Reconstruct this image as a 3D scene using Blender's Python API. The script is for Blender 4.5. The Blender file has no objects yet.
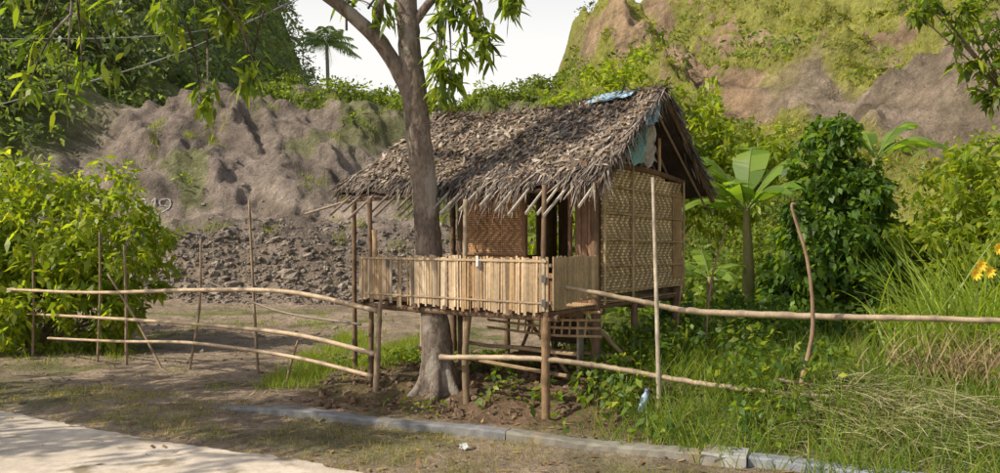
import bpy, math, numpy as np
from mathutils import Vector, Matrix
rng=np.random.default_rng(7)
scene=bpy.context.scene
# ---------------------------------------------------------------- noise
def _h(ix,iy,s):
    v=np.sin(ix*127.1+iy*311.7+s*74.7)*43758.5453
    return v-np.floor(v)
def vn(x,y,s=0):
    ix=np.floor(x);iy=np.floor(y);fx=x-ix;fy=y-iy
    fx=fx*fx*(3-2*fx);fy=fy*fy*(3-2*fy)
    a=_h(ix,iy,s);b=_h(ix+1,iy,s);c=_h(ix,iy+1,s);d=_h(ix+1,iy+1,s)
    return (a*(1-fx)+b*fx)*(1-fy)+(c*(1-fx)+d*fx)*fy
def fbm(x,y,o=4,s=0):
    t=0;a=.5;n=0
    for i in range(o):
        t=t+a*vn(x*2**i+i*17.3,y*2**i-i*9.1,s+i);n+=a;a*=.5
    return t/n
def ridged(x,y,o=4,s=0,g=.55):
    t=0;a=.5;n=0
    for i in range(o):
        c,q=math.cos(i*1.1),math.sin(i*1.1);X=(x*c-y*q)*2**i+i*7.7;Y=(x*q+y*c)*2**i-i*3.3
        t=t+a*(1-np.abs(2*vn(X,Y,s+i)-1));n+=a;a*=g
    return t/n
def ss(a,b,t):
    t=np.clip((t-a)/(b-a),0,1);return t*t*(3-2*t)
# ---------------------------------------------------------------- terrain
RA=np.array([-.95,5.6]);RT=np.array([.892,-.452]);RN=np.array([.452,.892])
def dr(x,y): return (x-RA[0])*RN[0]+(y-RA[1])*RN[1]
def sfun(x,y): return ((y-30)+3*(x-4))/3.16+3.4*(fbm(x*.11,y*.11,4,5)-.5)
def terr(z,st,tilt,k,m):
    tz=(z+tilt)/st;fr=tz-np.floor(tz)
    return z*(1-k*m)+k*m*(st*(np.floor(tz)+ss(.35,1,fr))-tilt)
def H(x,y):
    x=np.asarray(x,float);y=np.asarray(y,float)
    d=dr(x,y)
    z=-.02+ss(.0,.4,d)*.03+ss(.3,3,d)*(.18*(fbm(x*.5,y*.5,4,1)-.5)+.06*(fbm(x*3,y*3,3,2)-.5))
    bk=ss(-2.4,-1.2,x)*ss(10.5,9,y)
    z=z+bk*(.20*ss(1.75,2.6,d+.5*(fbm(x*2.5,y*2.5,3,4)-.5))+.10*(ridged(x*2.2,y*2.2,3,6)-.5)*ss(1.6,2,d))
    z=z+.15*ss(1.0,2.6,d)*ss(.2,2,x)
    wx=x+2.2*(fbm(x*.2,y*.2,3,16)-.5);wy=y+2.2*(fbm(x*.2,y*.2,3,17)-.5)
    yq=y+5*(fbm(x*.09,y*.02+3,3,3)-.5)+ss(0,-20,x)*.5
    m=ss(23,30,yq)
    bz=ss(25,36,yq)*4.9+ss(37,45,yq)*2.9
    z=z+1.9*ss(19.5,24,yq)*(.4+1.2*fbm(x*.3,y*.3,3,8))+bz*(1-.75*ss(5,11,x))
    z=z+m*(fbm(x*.16,y*.10,3,10)-.5)*3.2+m*(ridged(wx*.22+wy*.12,wy*.07,3,11)-.6)*1.9
    z=z+m*(fbm(wx*.8+wy*.5,wy*.35,5,21)-.5)*1.3+m*(ridged(wx*1.5,wy*.5,4,24)-.55)*.28*ss(.35,.65,fbm(x*.2,y*.2,2,25))+ss(20,24,yq)*((ridged(x*1.3,y*1.3,4,12)-.5)*.45)
    z=terr(z,2.1,.34*x+1.6*fbm(x*.15,y*.15,2,14),.5,m);z=terr(z,.62,.36*x+1.2*fbm(x*.4,y*.4,2,15),.5,m)
    z=z+30*ss(-17,-38,x)*ss(40,75,y)*(1-.8*ss(88,115,y))+9*ss(-17,-30,x)*ss(14,34,y)
    s=sfun(x,y)
    p=2.2*ss(0,3,s)+1.1*ss(3,5,s)+3.4*ss(4.8,7.8,s)+1.5*ss(7.5,10.5,s)+3.4*ss(10,15,s)+1.7*ss(14,17,s)+4.5*ss(16,22,s)+6*ss(20,30,s)
    p=p+(ridged(x*.22,y*.22,5,31,.6)-.55)*1.9*ss(2.5,6,s)+(fbm(x*.9,y*.9,3,35)-.5)*.8*ss(2,5,s)
    p=terr(p,1.5,.12*x+1.6*fbm(x*.15,y*.15,3,33),.55,ss(2.5,5,s))
    z=z+p*ss(3,7,x)*(1-.8*ss(65,85,y))
    return z
def ax(*segs):
    o=[]
    for a,b,n in segs:o.append(np.linspace(a,b,n,endpoint=False))
    o.append([segs[-1][1]]);return np.concatenate(o)
# ---------------------------------------------------------------- mesh builder
class B:
    def __init__(s): s.v=[];s.f=[];s.c=[];s.n=0
    def add(s,V,F,C):
        V=np.asarray(V,float).reshape(-1,3);C=np.asarray(C,float)
        if C.ndim==1:C=np.tile(C,(len(V),1))
        s.v.append(V);s.f.append(np.asarray(F,int).reshape(-1,4)+s.n);s.c.append(C);s.n+=len(V)
    def obj(s,name,mat,parent=None,smooth=False):
        V=np.concatenate(s.v);F=np.concatenate(s.f);C=np.concatenate(s.c)
        me=bpy.data.meshes.new(name)
        me.vertices.add(len(V));me.vertices.foreach_set('co',V.astype(np.float32).ravel())
        me.loops.add(F.size);me.loops.foreach_set('vertex_index',F.astype(np.int32).ravel())
        me.polygons.add(len(F));me.polygons.foreach_set('loop_start',np.arange(0,F.size,4,dtype=np.int32))
        me.polygons.foreach_set('use_smooth',np.full(len(F),bool(smooth)))
        me.update(calc_edges=True)
        a=me.color_attributes.new('col','FLOAT_COLOR','POINT')
        cc=np.ones((len(V),4),np.float32);cc[:,:3]=np.clip(C,0,1);a.data.foreach_set('color',cc.ravel())
        me.materials.append(mat)
        o=bpy.data.objects.new(name,me);scene.collection.objects.link(o)
        if parent is not None:
            o.parent=parent;o.matrix_parent_inverse=Matrix.Translation(parent.location).inverted()
        return o
def empty(name,loc):
    e=bpy.data.objects.new(name,None);e.location=loc;e.empty_display_size=.2
    scene.collection.objects.link(e);return e
def nz(a): return a/np.maximum(np.linalg.norm(a,axis=-1,keepdims=True),1e-9)
def rdir(n): return nz(rng.normal(size=(n,3)))
def cmix(n,cols,var=.2):
    cols=np.array(cols,float);i=rng.integers(0,len(cols),n);j=rng.integers(0,len(cols),n);t=rng.random((n,1))
    return (cols[i]*(1-t)+cols[j]*t)*(1+var*(rng.random((n,1))*2-1))
def strips(b,base,d,side,L,W,col,k=2,prof=(.2,1,.06),droop=.2,curl=0):
    n=len(base);L=np.broadcast_to(L,(n,));W=np.broadcast_to(W,(n,));droop=np.broadcast_to(droop,(n,))
    t=np.linspace(0,1,k+1);prof=np.asarray(prof)
    P=base[:,None]+d[:,None]*(L[:,None]*t)[...,None]
    P[...,2]-=(droop*L)[:,None]*t**2
    off=side[:,None]*(W[:,None]*prof[None]/2)[...,None]
    V=np.stack([P-off,P+off],2).reshape(n,-1,3)
    idx=np.arange(k)*2;f=np.stack([idx,idx+1,idx+3,idx+2],1)
    F=(np.arange(n)*(2*(k+1)))[:,None,None]+f[None]
    C=np.repeat(col[:,None],2*(k+1),1).reshape(-1,3)
    b.add(V.reshape(-1,3),F.reshape(-1,4),C)
def spl(pts,m=8):
    p=np.array(pts,float);p=np.vstack([2*p[0]-p[1],p,2*p[-1]-p[-2]]);o=[]
    for i in range(1,len(p)-2):
        for t in np.linspace(0,1,m,endpoint=False):
            o.append(.5*((2*p[i])+(-p[i-1]+p[i+1])*t+(2*p[i-1]-5*p[i]+4*p[i+1]-p[i+2])*t*t+(-p[i-1]+3*p[i]-3*p[i+1]+p[i+2])*t**3))
    o.append(p[-2]);return np.array(o)
def tube(b,pts,r,col,n=8,m=6,node=0,rough=0,wob=0,smooth=True):
    P=spl(pts,m) if len(pts)>2 or m>1 else np.array(pts,float)
    k=len(P);r=np.asarray(r,float)
    R=np.interp(np.linspace(0,1,k),np.linspace(0,1,r.size),r) if r.ndim else np.full(k,float(r))
    if wob: P=P+wob*(rng.random((k,3))-.5)
    s=np.concatenate([[0],np.cumsum(np.linalg.norm(np.diff(P,axis=0),axis=1))])
    T=nz(np.gradient(P,axis=0));up=np.array([0,0,1.]) if abs(T[0,2])<.8 else np.array([0,1.,0])
    A=nz(np.cross(T,up));Bv=np.cross(T,A)
    C=np.tile(np.array(col,float),(k,1))*(1+.12*(rng.random((k,1))-.5))
    if node:
        ph=(s/node)%1;nn=(ph<.18);R=R*(1+.16*nn);C=C*np.where(nn,.7,1)[:,None]
    a=np.linspace(0,2*np.pi,n,endpoint=False)
    rr=R[:,None]*(1+rough*(rng.random((k,n))-.5))
    V=P[:,None]+A[:,None]*(np.cos(a)*rr)[...,None]+Bv[:,None]*(np.sin(a)*rr)[...,None]
    V=np.concatenate([np.tile(P[0],(1,n,1)),V,np.tile(P[-1],(1,n,1))]);C=np.vstack([C[:1],C,C[-1:]])
    K=k+2;i=np.arange(K-1)[:,None]*n;j=np.arange(n)[None];j2=(j+1)%n
    F=np.stack([i+j,i+j2,i+n+j2,i+n+j],-1)
    b.add(V.reshape(-1,3),F.reshape(-1,4),np.repeat(C,n,0))
def box(b,c,a0,a1,a2,col):
    c=np.array(c,float);a0,a1,a2=[np.array(q,float) for q in(a0,a1,a2)]
    V=[c+i*a0+j*a1+k*a2 for i in(-1,1) for j in(-1,1) for k in(-1,1)]
    b.add(V,[[0,1,3,2],[4,6,7,5],[0,4,5,1],[2,3,7,6],[0,2,6,4],[1,5,7,3]],col)
# ---------------------------------------------------------------- materials
def newmat(name):
    m=bpy.data.materials.new(name);m.use_nodes=True;nt=m.node_tree;nt.nodes.clear()
    return m,nt,nt.nodes.new('ShaderNodeOutputMaterial')
def vcol_mat(name,rough=.85,scales=((8,.35),(60,.25)),bump=.4,bscale=40,bdist=.02,stretch=(1,1,1),patch=None,spec=.2):
    m,nt,out=newmat(name);N=nt.nodes.new;Lk=nt.links.new
    at=N('ShaderNodeAttribute');at.attribute_name='col'
    tc=N('ShaderNodeTexCoord');mp=N('ShaderNodeMapping');mp.inputs['Scale'].default_value=stretch
    Lk(tc.outputs['Object'],mp.inputs[0]);cur=at.outputs['Color']
    for sc,am in scales:
        no=N('ShaderNodeTexNoise');no.inputs['Scale'].default_value=sc;no.inputs['Detail'].default_value=6
        no.inputs['Roughness'].default_value=.65;Lk(mp.outputs[0],no.inputs['Vector'])
        mr=N('ShaderNodeMapRange');mr.inputs[1].default_value=.3;mr.inputs[2].default_value=.7
        mr.inputs[3].default_value=1-am;mr.inputs[4].default_value=1+am;Lk(no.outputs[0],mr.inputs[0])
        mx=N('ShaderNodeVectorMath');mx.operation='SCALE';Lk(cur,mx.inputs[0]);Lk(mr.outputs[0],mx.inputs['Scale']);cur=mx.outputs[0]
    if patch:
        no=N('ShaderNodeTexNoise');no.inputs['Scale'].default_value=patch[0];no.inputs['Detail'].default_value=8;Lk(mp.outputs[0],no.inputs['Vector'])
        mr=N('ShaderNodeMapRange');mr.inputs[1].default_value=patch[1];mr.inputs[2].default_value=patch[1]+.06;Lk(no.outputs[0],mr.inputs[0])
        mi=N('ShaderNodeMix');mi.data_type='RGBA';Lk(mr.outputs[0],mi.inputs[0]);Lk(cur,mi.inputs[6]);mi.inputs[7].default_value=(*patch[2],1);cur=mi.outputs[2]
    pr=N('ShaderNodeBsdfPrincipled');pr.inputs['Roughness'].default_value=rough;pr.inputs['Specular IOR Level'].default_value=spec
    Lk(cur,pr.inputs['Base Color'])
    bn=N('ShaderNodeTexNoise');bn.inputs['Scale'].default_value=bscale;bn.inputs['Detail'].default_value=8;bn.inputs['Roughness'].default_value=.7
    Lk(mp.outputs[0],bn.inputs['Vector']);bp=N('ShaderNodeBump');bp.inputs['Strength'].default_value=bump;bp.inputs['Distance'].default_value=bdist
    Lk(bn.outputs[0],bp.inputs['Height']);Lk(bp.outputs[0],pr.inputs['Normal']);Lk(pr.outputs[0],out.inputs[0]);return m
def leaf_mat(name,tr=.4,rough=.45):
    m,nt,out=newmat(name);N=nt.nodes.new;Lk=nt.links.new
    at=N('ShaderNodeAttribute');at.attribute_name='col'
    pr=N('ShaderNodeBsdfPrincipled');pr.inputs['Roughness'].default_value=rough;pr.inputs['Specular IOR Level'].default_value=.35
    Lk(at.outputs['Color'],pr.inputs['Base Color'])
    sc=N('ShaderNodeVectorMath');sc.operation='MULTIPLY';sc.inputs[1].default_value=(2.7,2.6,.8);Lk(at.outputs['Color'],sc.inputs[0])
    t=N('ShaderNodeBsdfTranslucent');Lk(sc.outputs[0],t.inputs[0]);mx=N('ShaderNodeMixShader');mx.inputs[0].default_value=tr
    Lk(pr.outputs[0],mx.inputs[1]);Lk(t.outputs[0],mx.inputs[2]);Lk(mx.outputs[0],out.inputs[0]);return m
M_leaf=leaf_mat('leaf',.45);M_dry=leaf_mat('dry_leaf',.15,.8)
M_ground=vcol_mat('earth',.95,((.35,.2),(2.5,.35),(18,.3),(90,.25)),1.0,5,.22,spec=.05)
M_rock=vcol_mat('rock',.9,((3,.3),(25,.3)),.8,12,.06,spec=.1)
M_wood=vcol_mat('wood',.8,((6,.25),(50,.3)),.4,60,.01,stretch=(1,1,.3))
M_bam=vcol_mat('bamboo',.55,((5,.25),(45,.22)),.25,50,.006,stretch=(1,1,.6),spec=.35)
M_thatch=vcol_mat('thatch',.95,((1.6,.3),(4,.3),(60,.3)),.5,60,.02,spec=.05)
M_bark=vcol_mat('bark',.9,((5,.4),(30,.45)),1.0,20,.06,stretch=(1,1,.45),patch=(4.5,.53,(.36,.32,.27)),spec=.1)
M_conc=vcol_mat('concrete',.9,((1.2,.2),(9,.2),(120,.15)),.35,80,.01,patch=(2.2,.60,(.28,.23,.16)),spec=.15)
M_cloth=vcol_mat('tarp',.6,((6,.2),),.4,10,.03)
# ---------------------------------------------------------------- ground
X=ax((-400,-120,10),(-120,-35,60),(-35,-10,200),(-10,8,190),(8,25,180),(25,60,90),(60,400,15))
Y=ax((-60,0,20),(0,5,15),(5,13,100),(13,22,80),(22,48,300),(48,90,130),(90,400,25))
GX,GY=np.meshgrid(X,Y);GZ=H(GX,GY);ny,nx=GX.shape
def outcrop(x,y,s,n2): return ss(9.6,11,x+3*(n2-.5))*ss(4,4.8,s)*(1-ss(7.4,8.4,s+3*(n2-.5)))*ss(33,29,y)
def greenmask(x,y):
    s=sfun(x,y);n=fbm(x*.22,y*.22,4,41);n2=fbm(x*.9,y*.9,3,43)
    band=fbm(x*.16-y*.05,s*.6,4,44)
    left=ss(-15,-19,x+3*(n-.5))*ss(14,22,y)
    top=ss(39,43,y+6*(n-.5))*ss(.44,.55,n)
    top=np.maximum(top,ss(46,50,y))*(1-ss(4,7,x)*ss(85,70,y))
    right=ss(.5,2.5,s)*ss(2,5,x)*np.maximum(ss(.40,.48,band+.6*(n2-.5)),ss(3,1,s))
    right=right*(1-.95*outcrop(x,y,s,n2))
    front=ss(.5,2,x+.8*(n2-.5))*ss(1.2,2,dr(x,y))*ss(4,2,s)
    yard=ss(.56,.64,n2)*ss(1,2,dr(x,y))*(1-ss(17,20,y))*.7
    verge=ss(.45,.58,n2)*ss(.1,.3,dr(x,y))*ss(1.4,.9,dr(x,y))*.45
    rk=ss(24,27,y)*ss(.56,.63,fbm(x*.35,y*.35,4,48))*.55*ss(4,2,x)
    return np.clip(np.maximum.reduce([left,top*.95,right,front,yard,verge,rk]),0,1)
gm=greenmask(GX,GY);SS=sfun(GX,GY);nn2=fbm(GX*.9,GY*.9,3,43)
n1=fbm(GX*.4,GY*.8,4,51)[...,None];n3=fbm(GX*.12,GY*.12+GZ*.5,3,52)[...,None]
strat=fbm(GX*.15,(GZ+.34*GX)*1.5,4,53)[...,None]
rock=np.array([.165,.138,.12])*(1-n3)+np.array([.29,.235,.19])*n3
rock=rock*(.6+.8*n1)*(.45+1.1*strat)
dirt=np.array([.36,.28,.205])*(.75+.5*n1)
soilr=np.array([.26,.185,.12])*(.6+.8*n1)*(.7+.6*strat)
green=np.array([.12,.15,.035])*(.6+.8*n1);greenr=np.array([.22,.22,.06])*(.6+.8*n1)
oc=outcrop(GX,GY,SS,nn2)[...,None];soilr=soilr*(1-oc)+np.array([.24,.19,.145])*(.5+1.0*n1)*(.5+1.0*strat)*oc
isrock=ss(19,23,GY+3*(n1[...,0]-.5))[...,None];isr=(ss(3,6,GX)*ss(1,3,SS))[...,None]
green=green*(1-isr)+greenr*isr
col=dirt*(1-isrock)+rock*isrock;col=col*(1-isr)+soilr*isr
dd_=dr(GX,GY);bank=(ss(-2.6,-1.6,GX)*ss(1.4,1.8,dd_)*ss(4.2,3.2,dd_)*ss(2.2,1.2,GX))[...,None];col=col*(1-.8*bank)+np.array([.20,.13,.08])*(.6+.8*n1)*.8*bank
gm2=gm[...,None]*(1-.6*bank);col=col*(1-gm2)+green*gm2
b=B();i=np.arange(ny-1)[:,None]*nx;j=np.arange(nx-1)[None]
b.add(np.stack([GX,GY,GZ],-1).reshape(-1,3),np.stack([i+j,i+j+1,i+nx+j+1,i+nx+j],-1).reshape(-1,4),col.reshape(-1,3))
b.obj('ground',M_ground,smooth=True)
# road
b=B();t=np.concatenate([np.linspace(-70,-10,60,endpoint=False),np.linspace(-10,10,260,endpoint=False),np.linspace(10,70,61)])
rows=[]
for k,o in enumerate([0,-.15,-.6,-1.5,-3,-6.5]):
    e=(.22*(fbm(t*1.1,t*0,4,61)-.5)+.05*(rng.random(len(t))-.5)) if k==0 else 0*t
    p=RA+RT*t[:,None]+RN*(o+e)[:,None] if k==0 else RA+RT*t[:,None]+RN*o
    rows.append(np.column_stack([p,np.full(len(t),.004 if k==0 else .012)]))
V=np.stack(rows);n=len(t);i=np.arange(5)[:,None]*n;j=np.arange(n-1)[None]
cc=np.array([.56,.48,.39])*(.85+.3*fbm(V[...,0]*.8,V[...,1]*2,3,62))[...,None]
b.add(V.reshape(-1,3),np.stack([i+j,i+n+j,i+n+j+1,i+j+1],-1).reshape(-1,4)[:,::-1],cc.reshape(-1,3))
b.obj('road',M_conc)
# kerb (low drain wall)
KA=np.array([-2.6,7.66]);KT=nz(np.array([4.67,-2.02]));KN=np.array([-KT[1],KT[0]])
b=B()
def kerb(a,e,w,h,col,off=0):
    t=np.linspace(a,e,max(3,int((e-a)/.06)));prof=np.array([(-w/2,-.1),(-w/2,h-.015),(-w/2+.015,h),(w/2-.015,h),(w/2,h-.015),(w/2,-.1)])
    P=KA+KT*t[:,None]+KN*off
    V=np.zeros((len(t),6,3));V[...,:2]=P[:,None]+KN*prof[None,:,0,None];V[...,2]=prof[None,:,1]
    V+=.014*(rng.random(V.shape)-.5);V[...,2]+=.012*np.sin(t*3)[:,None];V[...,2]-=.05*ss(1.2,0,t-a if a<0 else t*0+9)[:,None]
    n=6;i=np.arange(len(t)-1)[:,None]*n;j=np.arange(5)[None]
    C=np.array(col)*(.7+.6*fbm(V[...,0]*2,V[...,1]*2,3,66))[...,None]
    b.add(V.reshape(-1,3),np.stack([i+j,i+j+1,i+n+j+1,i+n+j],-1).reshape(-1,4),C.reshape(-1,3))
    for s in(0,len(t)-1): b.add(V[s],[[0,1,4,5],[1,2,3,4]],C[s])
kerb(-.2,2.9,.13,.08,(.20,.20,.20));kerb(2.92,4.5,.15,.085,(.22,.205,.17));kerb(4.86,6.9,.17,.095,(.23,.245,.27));kerb(4.52,4.84,.28,.10,(.30,.30,.285));kerb(7.0,14,.17,.1,(.24,.24,.25))
b.obj('concrete_kerb',M_conc)
# ---------------------------------------------------------------- rocks
def rocks(name,C,R,col,mat=None):
    n=len(C);a=np.linspace(0,2*np.pi,9)[:-1];e=np.linspace(-np.pi/2,np.pi/2,6)
    D=np.stack([np.cos(e)[:,None]*np.cos(a),np.cos(e)[:,None]*np.sin(a),np.sin(e)[:,None]+0*a],-1)
    D=np.sign(D)*np.abs(D)**.7
    rad=1+.8*(rng.random((n,6,8))-.5);rad[:,0]=rad[:,:1,0];rad[:,-1]=rad[:,-1:,0]
    V=D[None]*rad[...,None]*(R[:,None]*(.4+.8*rng.random((n,3))))[:,None,None]
    an=rng.random(n)*6.28;ca,sa=np.cos(an)[:,None,None],np.sin(an)[:,None,None];V=np.stack([V[...,0]*ca-V[...,1]*sa,V[...,0]*sa+V[...,1]*ca,V[...,2]*.7+V[...,0]*.3],-1)+C[:,None,None]
    i=np.arange(5)[:,None]*8;j=np.arange(8)[None];f=np.stack([i+j,i+(j+1)%8,i+8+(j+1)%8,i+8+j],-1).reshape(-1,4)
    F=(np.arange(n)*48)[:,None,None]+f;b=B();b.add(V.reshape(-1,3),F.reshape(-1,4),np.repeat(col,48,0));return b.obj(name,M_rock)
x=rng.uniform(-15,3,8000);y=19.6+rng.gamma(1.7,1.2,8000)
R=.02+.04*rng.gamma(1.1,.8,8000);R=np.minimum(R,.22)
rocks('rock_rubble',np.column_stack([x,y,H(x,y)]),R,cmix(8000,[(.19,.16,.135),(.32,.27,.22),(.24,.20,.165)]))
x=rng.uniform(-7,6,900);y=rng.uniform(6,20,900);k=dr(x,y)>.2;x=x[k];y=y[k];R=.006+.011*rng.gamma(1.2,.8,len(x))
rocks('gravel',np.column_stack([x,y,H(x,y)+R*.2]),R,cmix(len(x),[(.24,.19,.14),(.33,.27,.2)]))
x=rng.uniform(-2,1.2,500);y=rng.uniform(7.2,9,500);k=(dr(x,y)>1.5);x=x[k];y=y[k];R=.012+.02*rng.gamma(1.2,.8,len(x))
rocks('soil_clods',np.column_stack([x,y,H(x,y)+R*.1]),R,cmix(len(x),[(.19,.125,.08),(.25,.175,.12)]))
def onrock(x,z):
    ys=np.arange(18,60,.05);h=H(np.full(len(ys),x),ys);k=np.argmax(h>=z);return (x,ys[k]-.05,z)
b=B()
for gx,gl in((0,'9'),(.5,'1'),(.85,'9')):
    st={'9':[(.38,.5),(.1,.55),(.05,.8),(.25,.9),(.38,.75),(.36,.4),(.1,.05)],'1':[(.12,.75),(.25,.9),(.25,.0)]}[gl]
    x0,z0=-12.9,2.5
    tube(b,[onrock(x0+gx+p[0],z0+p[1]*.7) for p in st],.022,(.5,.5,.47),n=5,m=2)
b.obj('painted_number',M_conc)
# ---------------------------------------------------------------- foliage helpers
def leaves_at(b,C,out,L,W,cols,droop=.3,spread=.7,var=.3,down=.15):
    n=len(C);d=nz(out*(1-spread)+rdir(n)*spread+np.array([0,0,-down]));s=nz(np.cross(d,rdir(n)+np.array([0,0,1.2])))
    l=L*(.6+.8*rng.random(n));strips(b,C,d,s,l,l*W,cmix(n,cols,var),droop=droop)
def bush(name,lobes,n,L,W,cols,core=None,trunk=None,cl=30,**kw):
    lob=np.array(lobes,float);w=lob[:,3]**2;w/=w.sum();nc=n//cl
    li=rng.choice(len(lob),nc,p=w);d=rdir(nc);r=lob[li,3]*(1.12-.65*rng.random(nc)**1.5)
    cc=lob[li,:3]+d*r[:,None];cr=.16*lob[li,3]+.06
    out=np.repeat(d,cl,0);dd=rdir(nc*cl);C=np.repeat(cc,cl,0)+dd*(np.repeat(cr,cl)*rng.random(nc*cl)**.5)[:,None]
    b=B();leaves_at(b,C,nz(out+dd*.7),L,W,cols,**kw)
    e=empty(name,(lob[0,0],lob[0,1],0));b.obj('foliage',M_leaf,e)
    b=B();base=np.array(trunk if trunk else (lob[0,0],lob[0,1],0),float);base[2]=float(H(base[0],base[1]))-.05
    for l in lob:
        mid=(base+l[:3])/2+rng.normal(size=3)*.1;tube(b,[base,mid,l[:3]],[.05,.03,.012],(.13,.1,.07),n=6)
        for q in range(5): tube(b,[mid,(mid+l[:3])/2,l[:3]+rdir(1)[0]*l[3]*.8],[.018,.006],(.14,.11,.07),n=5,m=3)
    b.obj('stems',M_wood,e);return e
YG=[(.20,.26,.03),(.14,.205,.022),(.27,.30,.035)];MG=[(.075,.12,.022),(.11,.17,.028),(.06,.10,.022)];DG=[(.045,.10,.022),(.075,.145,.028),(.11,.185,.035)]
bush('shrub',[(-7.3,12,1.9,1.0),(-6.4,12,1.95,.85),(-5.8,12,1.35,.7),(-6.8,11.8,.9,.9),(-8.4,12.3,1.7,1.2),(-6.1,11.8,.6,.6),(-7.9,11.5,.7,.8)],12500,.15,.45,YG)
bush('shrub',[(-9.5,13,1.6,1.2),(-10.8,14,1.8,1.4)],4500,.16,.45,MG+YG[:1])
bush('small_tree',[(2.7,16,4.5,1.0),(3.8,16,3.8,1.1),(1.5,16,3.9,.85),(4.5,16,2.9,1),(2.8,16,3.2,1.2),(5.1,15.5,3.5,.7),(.6,16.5,3.4,.6),(1.0,16.2,2.2,.9)],13000,.17,.42,YG)
bush('vine_covered_tree',[(4.85,11,1.2,.85),(4.8,11,2.1,.62),(4.75,11,3.15,.34),(5.4,11,1.4,.55),(4.2,10.9,1.0,.42),(4.65,11,2.7,.45),(5.2,10.8,.7,.7),(5.15,11,2.4,.38),(4.4,10.8,1.8,.40)],18000,.095,.75,DG+MG[1:2]+YG[1:2],down=.5,var=.5)
bush('shrub',[(6.4,10.5,2.2,.6),(6.9,10.8,2.6,.7),(5.9,10.3,1.7,.5),(6.6,10,1.4,.7)],6000,.14,.4,YG)
bush('shrub',[(3.2,10.4,.5,.5),(2.5,10.2,.45,.45),(3.8,9.6,.45,.5),(2.1,9.6,.4,.4)],5000,.10,.6,DG+MG+YG[:1])
bush('shrub',[(5.2,8.8,.4,.5),(6.3,8.6,.5,.6),(4.6,8.9,.45,.45)],5000,.10,.5,MG+YG)
bush('roadside_tree',[(7.6,9.4,5.2,1.2),(6.3,9.2,4.6,.7),(5.75,9.1,4.05,.42),(5.95,9.0,3.6,.34),(7.2,9.6,6.3,1.3),(5.2,9.1,4.4,.3)],7000,.13,.4,MG+YG,trunk=(8.6,9.6,0))
bush('roadside_tree',[(-9.5,5.5,5.3,1.3),(-8.3,6.3,4.9,1.0),(-10.3,7,5.8,1.2),(-8.7,4.6,5.8,1.1),(-7.6,5.4,5.4,.8)],4500,.2,.35,MG,trunk=(-9.3,5.4,0))
# ---------------------------------------------------------------- mango tree
e=empty('mango_tree',(-.66,8.06,0));b=B();bk=(.23,.185,.15)
tube(b,[(-.62,8.0,-.25),(-.64,8.0,.1),(-.67,8.03,.76),(-.74,8.06,1.6),(-.80,8.05,2.33),(-.89,8.05,3.17),(-.95,8.05,3.8),(-1.0,8.1,4.6),(-.9,8.2,5.6),(-1.1,8.3,6.6)],[.30,.20,.145,.135,.13,.128,.115,.10,.08,.05],bk,n=20,m=10,rough=.16,wob=.014)
for a in(.3,1.7,3.2,4.6,5.6): tube(b,[(-.64+.08*math.cos(a),8.0+.08*math.sin(a),.45),(-.63+.2*math.cos(a),8.0+.2*math.sin(a),.16),(-.62+.42*math.cos(a),8.0+.42*math.sin(a),-.05)],[.06,.06,.03],bk,n=8,m=5,rough=.2)
LB=[[(-.87,8.05,3.05),(-1.13,8.0,3.58),(-1.45,7.85,3.93),(-1.95,7.6,4.25),(-2.8,7.3,4.5),(-3.8,7.1,4.6)],
    [(-2.2,7.5,4.35),(-2.9,7.9,4.9),(-3.7,8.2,5.3)],[(-.95,8.05,3.9),(-.6,8.0,4.3),(-.1,7.9,4.55),(.5,7.8,4.9)],
    [(-1.0,8.1,4.7),(-1.5,8.6,5.2),(-2.2,9.0,5.7)],[(-.92,8.2,5.4),(-.3,8.4,6.0),(.3,8.5,6.3)],[(-1.3,8.0,3.8),(-1.1,7.6,4.5),(-.9,7.2,5.0)]]
for L_,r in zip(LB,(.09,.045,.05,.06,.05,.04)): tube(b,L_,[r,r*.75,r*.35],bk,n=10,rough=.06)
tips=[];par=[]
def spray(n,cx,cy,cz,sx,sy,sz,anchor):
    for _ in range(n):
        p=np.array([cx,cy,cz])+(rng.random(3)*2-1)*np.array([sx,sy,sz]);a=np.array(anchor)+rng.normal(size=3)*.15
        m=(p+a)/2+np.array([0,0,.12]);tube(b,[a,m,p],[.014,.005],(.11,.09,.06),n=5,m=4);tips.append(p);par.append(nz(p-m))
spray(5,-2.5,7.3,3.85,.3,.3,.25,(-2.4,7.5,4.3));spray(10,-3.1,7.1,3.8,.6,.3,.25,(-3.1,7.2,4.5));spray(9,-4.1,7.1,3.75,.55,.3,.3,(-3.8,7.1,4.6))
spray(4,-4.0,7.1,3.1,.5,.3,.15,(-3.9,7.1,3.9));spray(3,-2.3,7.2,3.15,.12,.2,.12,(-2.4,7.3,3.8));spray(2,-2.9,7.3,3.0,.1,.1,.05,(-2.8,7.3,3.6))
spray(14,-.35,7.8,3.85,.3,.25,.4,(-.4,7.95,4.45));spray(4,.05,7.8,3.95,.15,.2,.25,(.1,7.9,4.6));spray(6,-.55,7.8,3.3,.12,.1,.15,(-.6,7.95,4.2))
spray(3,-1.3,7.8,4.05,.3,.2,.12,(-1.5,7.85,4.0))
spray(8,-1.6,8.3,5.2,1.4,.9,.5,(-1.2,8,4.7));spray(9,-.5,8.4,6.0,1.2,.9,.6,(-.9,8.2,5.5));spray(5,-3.3,8.0,5.2,.9,.7,.4,(-3,7.9,4.9))
b.obj('trunk',M_bark,e,smooth=True)
tips=np.array(tips);par=np.array(par);q=18;n=len(tips)
C=np.repeat(tips,q,0)+rng.normal(size=(n*q,3))*.05-np.repeat(par,q,0)*(rng.random((n*q,1))*.16)
d=nz(np.repeat(par,q,0)*.4+rdir(n*q)*.95+np.array([0,0,-.22]));s=nz(np.cross(d,rdir(n*q)*.6+np.array([0,0,1])))
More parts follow.
